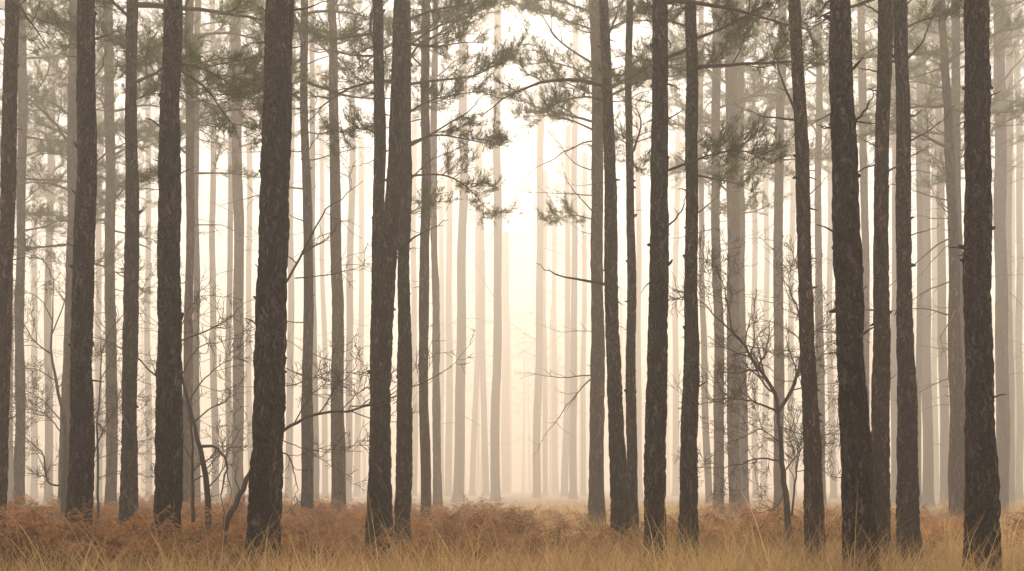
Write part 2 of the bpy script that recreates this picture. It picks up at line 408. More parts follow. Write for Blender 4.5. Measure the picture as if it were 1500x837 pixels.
def make_trunk(rng, cx, cr, d, gz, H, seed, lean_y, x0):
    ztop = HC + HZ / F * d + 0.6                         # a little above what the photo shows
    near, mid = d < 18.5, d < 56
    dz = 0.026 if near else (0.10 if mid else 0.35); na = 64 if near else (26 if mid else 14)
    z = np.arange(gz - 0.25, min(ztop, H), dz)
    if H > ztop: z = np.concatenate([z, np.arange(z[-1] + 0.3, H, 0.4)])
    a = np.linspace(0, 2 * np.pi, na, endpoint=False)
    r = cr(z); zz = z - gz
    flare = 1 + 0.42 * np.exp(-np.maximum(zz, 0) / 0.33)
    ca, sa = np.cos(a)[None], np.sin(a)[None]
    rad = (r * flare)[:, None] * np.ones((1, na))
    p = np.stack([(rad * ca), (rad * sa), np.broadcast_to(z[:, None], rad.shape)], -1).reshape(-1, 3)
    lob = vnoise(p * np.array([5, 5, 0.9]) + seed * 3.1, seed) - 0.5
    disp = lob * 0.035 * (1 + 1.5 * np.exp(-np.maximum(p[:, 2] - gz, 0) / 0.3))
    if near:
        pw = p + 0.085 * np.stack([vnoise(p * 9 + 5, seed + 1), vnoise(p * 9 + 9, seed + 2), vnoise(p * 9 + 13, seed + 3)], 1)
        f1, f2 = worley(pw * np.array([20, 20, 3.9]) + seed, seed)
        e = np.clip((f2 - f1) / 0.32, 0, 1)
        fa = np.clip(1.15 - (p[:, 2] - gz) / 9.0, 0.45, 1)
        disp += fa * (0.023 * (e ** 0.6 - 0.75) + 0.010 * (vnoise(p * np.array([42, 42, 18]), seed + 5) - 0.5))
        disp += 0.016 * (vnoise(p * np.array([8, 8, 5.0]), seed + 6) - 0.5)
    elif mid:
        disp += 0.020 * (vnoise(p * np.array([14, 14, 6]), seed + 5) - 0.5)
    disp *= np.clip(np.repeat(r, na) / 0.13, 0.4, 1.15)
    rr = rad.ravel() + disp
    X = rr * np.tile(np.cos(a), len(z)) + np.repeat(cx(z), na) - x0
    Yy = rr * np.tile(np.sin(a), len(z)) + np.repeat(lean_y * (z - gz), na)
    v = np.stack([X, Yy, p[:, 2] - gz], 1)
    mb = MB(); n = len(z)
    i = np.arange(n - 1)[:, None] * na; j = np.arange(na)[None]; j2 = (j + 1) % na
    mb.add(v, np.stack([i + j, i + j2, i + na + j2, i + na + j], -1).reshape(-1, 4))
    # knots and snapped stubs belong to the trunk
    for k in range(int(rng.integers(14, 22)) if near else (int(rng.integers(7, 13)) if mid else 4)):
        zk = rng.uniform(1.6, min(ztop, H)); ak = rng.uniform(0, 6.28); rk = float(cr(zk))
        if rng.uniform() < 0.7: ak = rng.choice([0, np.pi]) + rng.normal(0, 0.5)
        c = np.array([float(cx(zk)) - x0, lean_y * (zk - gz), zk - gz]); dr = np.array([math.cos(ak), math.sin(ak), rng.uniform(-0.3, 0.6)])
        L = rng.choice([0.02, 0.03, 0.05, 0.13]) * rng.uniform(0.7, 1.3); r0 = rng.uniform(0.009, 0.018) * (1.3 if L < 0.07 else 0.5)
        q = wander(rng, c + dr * rk * 0.75, dr, L + rk * 0.25, 4, 0.25)
        tube(mb, q, np.linspace(r0 * 1.5, r0 * 0.55, 4), 6)
    return mb

TREES = {}
def pine(key, label, d, knots, crown, red=False, dead=5, group='tall pines of the stand', H=None, sub=None, dead_lo=3.2, cscale=1.0, crown_row=None):
    rng0 = np.random.default_rng(int(d * 7 + knots[0][1]))
    nearby = d <= 24
    d = d * 0.75 if nearby else 18 + (d - 24) * 2.0 + max(d - 39, 0) * 2.0
    if nearby: crown = max(crown * 0.78, HC + HZ / F * d + 0.5 if d < 13.6 else 0); cscale *= 0.8
    dead_lo *= 0.75
    seed = len(TREES) * 13 + 5; rng = np.random.default_rng(seed)
    cx, cr = center_fn(knots, d)
    cx0 = cx; ph = rng.uniform(0, 6.28, 3); am = rng.uniform(0.5, 1.5, 3) * d / F; pl = d / F * np.array([900.0, 420.0, 210.0])
    cx = lambda z: cx0(z) + sum(am[k] * (1.2, 0.9, 0.5)[k] * np.sin(ph[k] + 6.28 * np.asarray(z, float) / pl[k]) for k in range(3))
    x0 = float(cx(0.0)); gz = float(ground_z(x0, d)[0]); x0 = float(cx(gz)); ly = rng.normal(0, 0.006)
    if not nearby:
        row = float(np.interp(knots[0][1], [0, 230, 300, 440, 480, 640, 690, 735, 790, 850, 900, 1000, 1060, 1140, 1180, 1500], [340, 330, 190, 170, 130, 120, 90, -60, -60, 120, 200, 250, 280, 260, 200, 230]))
        row += rng0.uniform(-50, 50) if crown_row is None else crown_row - row
        crown = HC + (HZ - row) / F * d; cscale = np.clip(d / 40, 1.0, 2.0)
    H = crown + 10.2 * cscale
    H = max(H, HC + HZ / F * d + 3.0) if not nearby else H
    H = min(H, 46.0)
    crown = min(crown, H - 9.0)
    root = empty('pine_tree', (x0, d, gz), label, 'tree', group)
    trunk = link('trunk', make_trunk(rng, cx, cr, d, gz, H, seed, ly, x0).mesh('trunk', BARKR if red else BARK), root)
    TREES[key] = dict(root=root, cx=cx, cr=cr, d=d, gz=gz, x0=x0, ly=ly, rng=rng)
    axis_at = lambda z: np.array([float(cx(z)) - x0, ly * (z - gz), z - gz])
    # crown
    ci = int(rng.integers(7)) if (18.5 < d < 45 or d > 105 or (d < 85 and not 440 < knots[0][1] < 1000)) else 7 + int(rng.integers(4)); leaf, mats, both = CROWN[ci]
    s = (H - crown) / 10.2
    lean = (float(cx(crown + 6)) - float(cx(crown))) / 6
    M = np.array(Matrix.Translation(Vector(axis_at(crown))) @ Matrix.Rotation(math.atan(lean), 4, 'Y') @ Matrix.Rotation(rng.uniform(0, 6.28), 4, 'Z') @ Matrix.Scale(s, 4))
    if sub is None: sub = 14 < d < 45
    if sub:
        c = link('crown', leaf, root, M)
        for bi, Mb in mats: link('bough', BOUGH[bi][2], c, Mb)
    else: link('crown', both, root, M)
    # bare dead branches below the crown
    top = min(crown + 2.5, HC + HZ / F * d + 0.4)
    for k in range(int(dead * (1.0 if nearby else 1.6)) + (4 if d > 60 else 0)):
        z = dead_lo + (top - dead_lo) * (rng.uniform() ** 0.65); a = rng.uniform(0, 6.28)
        if rng.uniform() < 0.6: a = rng.choice([0, np.pi]) + rng.normal(0, 0.5)
        s = rng.uniform(0.8, 2.2) * max(1.0, d / 45) if d > 18.3 else rng.uniform(0.25, 0.7)
        link('dead_branch', DEAD[int(rng.integers(len(DEAD)))], root, xf(axis_at(z), a, rng.normal(0, 0.15), s, rng.uniform(0, 6.28)))
    return root

def K3(a, wa, b, wb, c, wc): return [(0, a, wa), (400, b, wb), (750, c, wc)]

# nearest trunks, bare in view, crowns above the frame
pine('A', 'slim reddish pine at the left edge of the photo, its foot running out of frame', 18, K3(21, 20, 8, 20, 0, 18), 9.8, True, 5)
pine('C', 'dark rough pine standing in the brown bracken, first thick dark trunk from the left', 16, K3(127, 25, 124, 28, 117, 36), 9.4, False, 6)
pine('E', 'slimmer dark pine between the two thick dark trunks on the left', 21, K3(194, 16, 191, 20, 187, 25), 9.5, False, 7)
pine('F', 'thick dark pine in bracken, just left of the leaning bare sapling stem', 15.5, K3(253, 28, 250, 31, 245, 41), 9.2, False, 5)
pine('J', 'broad flaky barked pine leaning right, thickest dark trunk on the left half', 14, K3(412, 38, 399, 41, 389, 48), 8.6, False, 2)
pine('N', 'straight slim dark pine half hidden behind the leaning trunk of the tight trio', 19.8, K3(552, 16, 555, 18, 549, 22), 10.2, False, 3)
pine('O', 'pine leaning to the right in front of its two close neighbours, broad at the foot', 18.5,
     [(0, 585, 20), (200, 580, 21), (420, 567, 24), (600, 559, 28), (765, 555, 38)], 9.3, False, 2)
pine('P', 'upright pine on the right of the tight trio, with boughs reaching right over the gap', 21, K3(594, 18, 592, 18.5, 592, 24), 9.3, False, 2)
pine('V', 'dark pine leaning left, right of the misty gap, crossing a paler trunk', 21, K3(885, 14, 896, 20, 908, 24), 9.4, False, 3)
pine('W', 'thin dark pine close beside the left leaning trunk, right of the misty gap', 22.5, K3(922, 10, 923, 12, 927, 17), 8.6, False, 7)
pine('X', 'thick dark straight pine with a swollen knot, right of the thin dark pine', 16, K3(966, 21, 964, 27, 962, 32), 8.7, False, 5)
pine('Y', 'medium dark pine standing straight, next to the thick knotty trunk on its left', 18.5, K3(1011, 17, 1011, 20, 1010, 25), 8.8, False, 5)
pine('AB', 'reddish pine leaning left beside the forked bare sapling', 17, K3(1164, 18, 1180, 20, 1193, 28), 9.6, True, 4)
pine('AD', 'nearest pine, thick and leaning left with pale flecked plated bark', 12, K3(1229, 31, 1241, 38, 1255, 46), 9.0, False, 2)
pine('AF', 'reddish brown pine directly right of the nearest leaning trunk', 16.5, K3(1296, 20, 1292, 22, 1290, 28), 9.6, True, 4)
pine('AG', 'smooth dark grey brown pine touching the reddish one on its left', 17.5, K3(1319, 19, 1324, 22, 1332, 33), 9.6, False, 4)
pine('AK', 'black looking thick upright pine with deeply cracked bark near the right edge', 12.5, K3(1434, 34, 1433, 36, 1438, 44), 9.0, False, 2)
# middle distance, grey in the mist
G2 = 'pines greyed by the mist'
pine('U', 'pale grey brown pine partly behind the left leaning trunk, right of the misty gap', 27, K3(871, 16, 874, 18, 876, 24), 9.6, True, 5, G2)
pine('K', 'grey pine just right of the broad flaky trunk, crossed by bare sapling twigs', 27, K3(447, 10, 451, 14, 449, 18), 11.4, False, 9, G2)
pine('L', 'grey brown pine standing between the broad flaky trunk and the tight trio', 29, K3(484, 12, 493, 16, 498, 21), 11.8, True, 8, G2)
pine('Q', 'grey straight pine just right of the tight trio of trunks', 27, K3(623, 12, 623, 14, 621, 15), 11.6, True, 6, G2)
pine('AI', 'grey pine leaning left, just left of the black upright trunk', 27, K3(1377, 10, 1395, 15, 1405, 26), 12.2, True, 14, G2)
pine('AJ', 'grey brown pine half behind the leaning trunk beside the black upright one', 31, K3(1401, 12, 1406, 13, 1412, 16), 13.0, False, 10, G2)
pine('B', 'misty grey pine just right of the reddish trunk at the left edge', 31, K3(31, 13, 30, 13, 30, 15), 8.4, False, 8, G2)
pine('BB', 'misty pine close behind the first thick dark trunk, on its left', 30, K3(108, 13, 101, 14, 94, 20), 9.2, False, 8, G2)
pine('D', 'misty pine filling the gap left of the slimmer dark trunk among the bracken', 31, K3(161, 14, 162, 15, 162, 18), 8.8, True, 9, G2)
pine('G', 'brownish misty pine rising right against the thick dark trunk behind the leaning sapling', 29, K3(279, 12, 277, 12, 272, 15), 11.5, True, 8, G2)
pine('G2', 'slender pale pine tucked behind the brownish one over the leaning sapling', 37, K3(289, 9, 288, 9, 287, 12), 11.0, False, 6, G2)
pine('I', 'pale pine in the open mist left of the broad flaky trunk', 37, K3(346, 14, 349, 15, 350, 17), 11.5, True, 10, G2)
pine('R', 'lighter slim pine right beside the grey straight one past the trio', 37, K3(636, 9, 638, 10, 640, 13), 12.5, True, 6, G2)
pine('Z', 'misty pine seen through the left twigs of the forked sapling, slimmer of two neighbours', 33, K3(1049, 12, 1050, 13, 1053, 16), 10.0, True, 8, G2)
pine('Z2', 'misty pine behind the left fork of the bare sapling, wider than its neighbour', 33, K3(1069, 16, 1073, 18, 1076, 17), 10.4, True, 9, G2)
pine('Z3', 'pale pine showing as a strip right of the wider misty trunk by the sapling', 38, K3(1085, 11, 1086, 12, 1088, 14), 12.0, False, 6, G2)
pine('AA', 'misty pine rising directly behind the forked sapling stem', 34, K3(1148, 12, 1142, 14, 1140, 15), 12.0, True, 8, G2)
pine('AC', 'pale slim pine between the reddish leaning trunk and the nearest one', 39, K3(1198, 9, 1199, 10, 1205, 16), 12.5, True, 8, G2)
pine('AL', 'pale broad pine right of the black upright trunk', 37, K3(1465, 16, 1466, 17, 1467, 20), 12.5, False, 12, G2)
pine('AE', 'pale slim pine seen in the slit right of the nearest leaning trunk', 37, K3(1262, 11, 1267, 11, 1270, 12), 12.5, True, 8, G2)
# far, faint in the fog
G3 = 'faint pines deep in the fog'
def far(key, label, d, a, wa, b, wb, c, wc, crown=11.5, dead=5): pine(key, label, d, K3(a, wa, b, wb, c, wc), crown, False, dead, G3, None, False, 4.5, 1.15)
far('S', 'faint straight pine on the left side of the misty gap, wider of the two there', 49, 678, 11, 676, 13, 672, 16, 12)
far('T', 'faint straight pine nearest the bright middle of the misty gap', 50, 729, 10, 728, 12, 725, 14, 15)
far('f1', 'pale thin pine in the shadow side of the grey one by the flaky trunk', 44, 457, 7, 459, 8, 462, 10)
far('f2', 'faint pine right of the grey brown one between flaky trunk and trio', 51, 516, 9, 513, 10, 510, 10)
far('f3', 'faint pine seen above the arching bare sapling stem in bracken', 47, 310, 8, 312, 9, 316, 11)
far('f4', 'pale pine second to the right of the smooth dark grey brown trunk', 43, 1352, 11, 1356, 12, 1359, 16, 10)
far('f5', 'pale thin pine hugging the right side of the smooth dark grey brown trunk', 41, 1344, 8, 1346, 8, 1346, 10, 10)
far('f6', 'faint leaning pine in the wide gap left of the grey left leaning one', 45, 1370, 9, 1380, 12, 1385, 14, 11)
far('f7', 'faint pine in the slit between the reddish brown and the smooth dark trunks', 45, 1308, 9, 1310, 11, 1314, 13)
far('f8', 'faint pine just right of the medium dark straight trunk by the sapling twigs', 43, 1026, 8, 1028, 8, 1037, 11, 10)
far('f9', 'faint pine second from the right edge of the photo', 45, 1477, 10, 1478, 11, 1480, 13, 10)
far('f10', 'faint pine standing at the right edge of the photo', 50, 1491, 9, 1492, 9, 1494, 10, 10)
far('f11', 'faint pine beside the reddish trunk at the left edge, thinner than the grey one', 41, 14, 9, 15, 9, 15, 11, 9)
far('f12', 'faint pine seen through the mossy sapling twigs on the far left', 46, 74, 9, 73, 10, 70, 12, 10)
far('f13', 'faint pine closest to the right flank of the broad flaky trunk', 51, 428, 8, 426, 9, 424, 11)
far('f14', 'faint pine left against the pale one in the open mist near the flaky trunk', 46, 338, 8, 337, 8, 337, 10, 12)
far('f15', 'faint pine on the right side of the misty gap, darker of a close pair', 57, 793, 9, 791, 10, 787, 12, 13)
far('f16', 'faint pine left of the pale trunk that the left leaning one crosses', 55, 843, 8, 841, 9, 841, 11, 13)
far('f17', 'ghostly thin pine right against the darker one right of the bright gap', 68, 799, 6, 798, 7, 797, 8, 14, 2)
far('f18', 'ghostly pine slanting to the right, between the misty gap and the left leaning trunk', 63, 835, 7, 831, 8, 827, 11, 13, 2)
far('f19', 'ghostly slim pine just left of the pale trunk crossed by a dark one', 66, 857, 7, 856, 7, 855, 8, 14, 2)
far('f20', 'ghostly pine slanting left, between the two faint trunks left of the bright gap', 63, 702, 8, 705, 9, 711, 9, 14, 2)
far('f21', 'ghostly pine slanting right, crossing behind another between the two faint trunks', 66, 703, 7, 700, 7, 691, 9, 14, 2)
far('f22', 'ghostly pine left of the wider faint trunk on the left of the gap', 64, 661, 8, 659, 9, 657, 10, 14, 3)
far('f23', 'palest pine in the very middle of the bright misty gap', 78, 742, 10, 741, 10, 740, 12, 15, 2)
far('f24', 'ghostly pine left of the tight trio, paler than its faint neighbour', 64, 530, 7, 528, 8, 525, 10, 13, 3)
far('f25', 'ghostly pine in the slit left of the thick knotty straight trunk', 60, 934, 7, 935, 8, 937, 10, 13, 3)
far('f26', 'ghostly pine between the thick knotty trunk and the medium straight one', 64, 989, 7, 990, 8, 991, 10, 13, 3)
far('f27', 'ghostly pine behind the left branches of the forked sapling, left of a twin', 58, 1106, 8, 1106, 8, 1105, 9, 12, 3)
far('f28', 'ghostly pine between its twin and the forked sapling stem', 62, 1123, 8, 1122, 8, 1121, 10, 13, 3)
far('f29', 'ghostly pine in the narrow gap just left of the nearest leaning trunk', 55, 1217, 8, 1217, 8, 1220, 10, 12, 3)
far('f30', 'ghostly pine between the two grey trunks right of the flaky one', 60, 473, 7, 474, 7, 476, 9, 13, 3)
far('f31', 'ghostly pine in the slit between the trio and the grey straight trunk', 62, 609, 8, 607, 8, 606, 8, 14, 2)
far('f32', 'ghostly pine between the slimmer dark trunk and the thick dark one in bracken', 55, 218, 8, 217, 8, 216, 10, 12, 4)
far('f33', 'ghostly pine right against the left flank of the broad flaky trunk', 57, 367, 8, 366, 8, 366, 9, 12, 3)
far('f34', 'ghostly pine in the slit right of the first thick dark trunk', 53, 147, 8, 146, 8, 145, 10, 12, 4)
far('f35', 'ghostly pine between the misty grey trunk and the mossy sapling on the left', 56, 53, 8, 52, 8, 50, 10, 12, 4)
far('f36', 'ghostly pine seen just right of the forked sapling fork', 59, 1163, 8, 1161, 8, 1160, 10, 12, 3)
far('f37', 'ghostly pine right of the faint leaning one, before the grey left leaning trunk', 58, 1362, 7, 1369, 8, 1372, 9, 12, 3)
far('f38', 'ghostly pine between the pale broad trunk and the faint ones by the right edge', 60, 1483, 7, 1484, 8, 1486, 9, 12, 3)
far('f39', 'ghostly thin pine between the lighter slim trunk and the wider faint one', 70, 648, 6, 647, 7, 647, 8, 14, 2)
far('f40', 'ghostly pine right of the bright gap, halfway to the slanting one', 74, 812, 7, 812, 7, 812, 9, 15, 2)

def far_wood():
    rng = np.random.default_rng(909); mb = MB()
    for k in range(110):
        d = rng.uniform(208, 300); px = rng.uniform(-150, 1650)
        x = (px - 750) / F * d; gz = float(ground_z(x, d)[0]); r = rng.uniform(0.22, 0.42); ln = rng.normal(0, 0.25)
        tube(mb, [(x, d, gz - 0.2), (x + ln, d, 18), (x + 2 * ln, d, 38)], [r * 1.15, r * 0.85, r * 0.35], 8, 0)
        n = 36; u = rng.uniform(0, 1, n); az = rng.uniform(0, 6.28, n); rr = rng.uniform(0.3, 1, n) * (5.2 - 2.6 * u)
        pos = np.stack([x + ln + rr * np.cos(az), d + rr * np.sin(az), 17 + 21 * u], 1)
        pos = np.repeat(pos, 8, 0) + rng.normal(0, 0.42, (n * 8, 3)) * np.array([1, 1, 0.4])
        needles(rng, mb, pos, rng.normal(0, 1, (n * 8, 3)), 6, 0.30, 0.045, 1)
    o = link('distant_wood', mb.mesh('distant_wood', [BARK, NEEDLE])); o['kind'] = 'stuff'; o['label'] = 'distant pine wood lost in the pale mist'
far_wood()

# ------------------------------------------------------------------ branches seen one by one
def hero(key, pts, r0, ntw=3, tw=0.35, dd=0.0, name='dead_branch', mat=None, wig=0.012):
    t = TREES[key]; rng = t['rng']; d = t['d']; n = len(pts)
    r0 *= 0.66; dd *= 0.75
    q = np.array([P(x, y, d + dd * k / (n - 1)) for k, (x, y) in enumerate(pts)])
    q[0][0] += (float(t['cx'](q[0][2])) - q[0][0]) * 0.5
    m = spline(q, 14); m += rng.normal(0, wig, m.shape) * np.linspace(0, 1, 14)[:, None]
    m -= np.array([t['x0'], d, t['gz']])
    link(name, grow_dead(rng, m, r0, ntw, tw).mesh(name, mat or LIMB), t['root'])

def leafy(key, pts, r0, dd=0.0, dens=1.0, leaf_from=0.35, sec=0.42, K=15, flat=0.35):
    t = TREES[key]; rng = t['rng']; d = t['d']; n = len(pts)
    r0 *= 0.66; dd *= 0.75
    q = np.array([P(x, y, d + dd * k / (n - 1)) for k, (x, y) in enumerate(pts)])
    m = spline(q, 14) - np.array([t['x0'], d, t['gz']])
    wd, lf = grow_bough(rng, m, r0, leaf_from, K, dens * 1.1, flat, sec * 1.2)
    b = link('bough', wd.mesh('bough', LIMB), t['root']); link('needles', lf.mesh('needles', NEEDLE), b)

# the trio: boughs reaching right over the gap
hero('P', [(590, 100), (617, 63), (660, 45), (717, 20)], 0.030, 6, 0.25, -0.6)
leafy('P', [(594, 124), (640, 118), (690, 112), (728, 95), (756, 78)], 0.030, 0.8, 1.1, 0.4, 0.36)
leafy('P', [(594, 168), (625, 150), (660, 140), (722, 132)], 0.026, -0.5, 1.1, 0.3, 0.34)
hero('P', [(592, 218), (640, 192), (690, 160), (707, 140)], 0.028, 4, 0.3, -0.9)
leafy('P', [(593, 212), (640, 198), (690, 206), (737, 214)], 0.026, 0.6, 1.2, 0.45, 0.36)
hero('P', [(592, 272), (625, 240), (655, 224), (690, 212)], 0.022, 4, 0.3, 0.4)
leafy('P', [(593, 258), (650, 257), (688, 278), (722, 318)], 0.026, 0.9, 1.2, 0.38, 0.36)
leafy('P', [(593, 318), (612, 306), (640, 296)], 0.020, 0.9, 1.0, 0.2, 0.45)
leafy('P', [(594, 70), (640, 40), (690, 22), (740, -5)], 0.03, 1.5, 1.3, 0.25, 0.4)
leafy('P', [(594, 30), (640, 14), (690, 5), (720, -12)], 0.03, -1.0, 1.2, 0.25, 0.4)
hero('O', [(572, 372), (612, 345), (640, 332), (657, 319)], 0.024, 5, 0.12, -0.4)
hero('O', [(575, 250), (582, 215), (590, 205)], 0.02, 2, 0.3, -0.5)
leafy('N', [(552, 196), (532, 188), (512, 192), (495, 208)], 0.020, 0.5, 1.5, 0.15, 0.5)
leafy('N', [(552, 48), (500, 56), (462, 60)], 0.03, 2.5, 0.9, 0.4, 0.35)
hero('N', [(553, 82), (510, 80), (470, 70)], 0.022, 4, 0.3, 1.0)
hero('N', [(554, 232), (535, 240), (500, 248)], 0.012, 3, 0.3, 0.4)
# right side of the gap: boughs reaching left
hero('U', [(872, 96), (820, 61), (796, 25), (786, -5)], 0.040, 6, 0.3, -0.6)
hero('U', [(872, 140), (840, 126), (796, 102), (762, 58)], 0.036, 5, 0.25, 0.8)
leafy('U', [(872, 192), (835, 176), (800, 170), (755, 172)], 0.034, -0.6, 1.1, 0.3, 0.34)
leafy('V', [(890, 150), (860, 142), (825, 148), (800, 160)], 0.026, 0.4, 1.2, 0.2, 0.4)
leafy('U', [(872, 45), (830, 30), (795, 18), (760, 10)], 0.034, 1.2, 1.2, 0.3, 0.4)
leafy('U', [(872, 120), (840, 100), (800, 92), (765, 98)], 0.034, 1.6, 1.1, 0.35, 0.36)
hero('U', [(874, 252), (840, 238), (815, 205), (797, 185)], 0.022, 4, 0.4, -0.4)
hero('U', [(876, 318), (850, 290), (832, 268), (820, 228)], 0.026, 3, 0.25, -0.6)
leafy('U', [(876, 324), (845, 316), (825, 318), (804, 328)], 0.024, 0.5, 1.4, 0.25, 0.42)
hero('U', [(876, 345), (850, 338), (830, 320)], 0.018, 2, 0.3, 0.3)
hero('V', [(893, 418), (850, 410), (815, 402), (785, 385)], 0.040, 3, 0.08, -0.3)
hero('V', [(888, 60), (905, 20), (915, -15)], 0.03, 2, 0.3, 0.3)
leafy('V', [(888, 130), (905, 124), (930, 118), (950, 105)], 0.024, 1.0, 1.2, 0.1, 0.45)
leafy('W', [(922, 215), (910, 205), (890, 200)], 0.018, 0.6, 1.0, 0.2, 0.5)
leafy('W', [(923, 240), (935, 246), (950, 250)], 0.016, 0.5, 1.0, 0.1, 0.55)
# knotty trunk and its neighbour: boughs towards the sapling
leafy('X', [(970, 253), (1005, 240), (1045, 226), (1090, 222), (1130, 240)], 0.026, 1.2, 1.25, 0.52, 0.30)
leafy('Y', [(1012, 255), (1045, 262), (1075, 268), (1110, 285)], 0.020, 0.8, 0.9, 0.4, 0.34)
hero('X', [(968, 340), (992, 318), (1003, 295), (1005, 280)], 0.020, 1, 0.2, -0.4)
hero('X', [(970, 180), (990, 168), (1010, 155)], 0.02, 3, 0.3, 0.8)
hero('X', [(970, 120), (990, 128), (1002, 135)], 0.022, 1, 0.3, 0.3)
hero('Y', [(1013, 318), (1035, 302), (1058, 278)], 0.020, 2, 0.2, -0.4)
hero('Y', [(1013, 215), (1033, 200), (1041, 178)], 0.018, 1, 0.2, -0.3)
leafy('Y', [(1011, 60), (1050, 45), (1090, 25), (1150, -6)], 0.034, -0.6, 1.2, 0.35, 0.34)
leafy('Y', [(1011, 108), (1040, 92), (1066, 72), (1085, 40)], 0.026, 0.5, 1.1, 0.3, 0.4)
leafy('Y', [(1011, 40), (985, 32), (950, 20)], 0.026, 1.2, 1.2, 0.2, 0.45)
hero('AB', [(1176, 182), (1155, 140), (1138, 95), (1122, 42)], 0.030, 4, 0.25, -0.4)
hero('AB', [(1170, 177), (1130, 172), (1100, 165), (1075, 150)], 0.020, 2, 0.12, -0.3)
hero('AB', [(1184, 290), (1200, 272), (1216, 252)], 0.014, 2, 0.2, 0.5)
# the nearest trunks on the right
hero('AD', [(1232, 80), (1226, 55), (1219, 38), (1212, 28)], 0.028, 2, 0.15, -0.35)
hero('AD', [(1236, 195), (1262, 168), (1273, 150), (1283, 124)], 0.022, 2, 0.2, -0.3)
hero('AD', [(1236, 196), (1212, 188), (1196, 182)], 0.018, 0, 0.2, -0.1)
hero('AD', [(1245, 262), (1268, 246), (1288, 232)], 0.016, 1, 0.2, 0.3)
hero('AF', [(1292, 218), (1275, 210), (1254, 198)], 0.018, 1, 0.2, -0.3)
hero('AF', [(1294, 108), (1262, 100), (1246, 94)], 0.018, 2, 0.2, 0.3)
hero('AF', [(1296, 25), (1270, 10), (1240, 12)], 0.022, 5, 0.35, 0.5)
hero('AF', [(1294, 256), (1320, 240), (1345, 222), (1369, 216)], 0.022, 3, 0.2, -0.3)
hero('AG', [(1322, 212), (1355, 195), (1380, 178), (1400, 152)], 0.022, 4, 0.15, -0.4)
hero('AG', [(1320, 95), (1345, 70), (1360, 40), (1369, 10)], 0.028, 4, 0.3, -0.4)
hero('AG', [(1324, 348), (1355, 338), (1383, 328)], 0.016, 1, 0.15, -0.3)
hero('AG', [(1324, 262), (1340, 250), (1365, 256), (1390, 270)], 0.012, 2, 0.2, 0.4)
leafy('AG', [(1320, 45), (1350, 30), (1390, 20), (1420, 28)], 0.024, 2.0, 0.8, 0.5, 0.3)
# left side
hero('J', [(420, 18), (446, 12), (466, 6), (484, 1)], 0.020, 1, 0.15, -0.3)
hero('J', [(400, 22), (382, 12), (370, 0)], 0.018, 1, 0.15, -0.2)
hero('J', [(418, 72), (440, 68), (451, 62)], 0.015, 0, 0.15, -0.1)
leafy('F', [(256, 92), (290, 98), (330, 118), (362, 140), (392, 162)], 0.026, 3.2, 1.25, 0.22, 0.42)
leafy('F', [(256, 98), (300, 128), (322, 158), (345, 190), (352, 216)], 0.022, 3.0, 0.9, 0.4, 0.36)
hero('F', [(252, 258), (275, 250), (289, 243)], 0.014, 0, 0.2, -0.1)
hero('F', [(246, 558), (225, 548), (186, 514), (142, 497), (96, 492)], 0.020, 5, 0.3, 1.4)
hero('F', [(250, 505), (295, 488), (332, 470), (352, 448), (376, 436)], 0.018, 8, 0.3, 1.0)
hero('C', [(125, 120), (145, 105), (153, 82), (156, 66)], 0.016, 1, 0.2, -0.3)
hero('C', [(125, 165), (150, 158), (170, 146)], 0.010, 1, 0.2, 0.2)
hero('C', [(126, 60), (165, 48), (185, 28)], 0.022, 4, 0.35, 0.8)
hero('C', [(124, 85), (100, 82), (80, 76)], 0.012, 2, 0.25, 0.4)
leafy('E', [(193, 92), (215, 82), (240, 86)], 0.020, 1.0, 1.0, 0.3, 0.4)
leafy('E', [(193, 148), (215, 140), (240, 135)], 0.020, 1.4, 1.1, 0.2, 0.45)
leafy('E', [(192, 262), (210, 258), (232, 268)], 0.016, 1.2, 0.9, 0.3, 0.4)
leafy('E', [(193, 70), (165, 58), (140, 50), (95, 48)], 0.026, 1.6, 1.2, 0.3, 0.4)
leafy('B', [(30, 155), (70, 150), (105, 155)], 0.03, 0.5, 0.7, 0.5, 0.3)
leafy('B', [(30, 230), (60, 222), (90, 228), (112, 245)], 0.034, 0.5, 1.1, 0.3, 0.4)
leafy('B', [(30, 300), (55, 278), (80, 272)], 0.03, 0.6, 1.1, 0.3, 0.45)
leafy('BB', [(104, 45), (75, 35), (45, 42)], 0.034, -0.5, 1.2, 0.2, 0.45)
leafy('BB', [(104, 200), (85, 190), (68, 200)], 0.03, 0.6, 1.1, 0.2, 0.5)
leafy('D', [(161, 190), (190, 195), (230, 215)], 0.032, -0.5, 1.1, 0.3, 0.4)
leafy('D', [(162, 300), (140, 290), (115, 305)], 0.026, 0.5, 1.0, 0.3, 0.4)

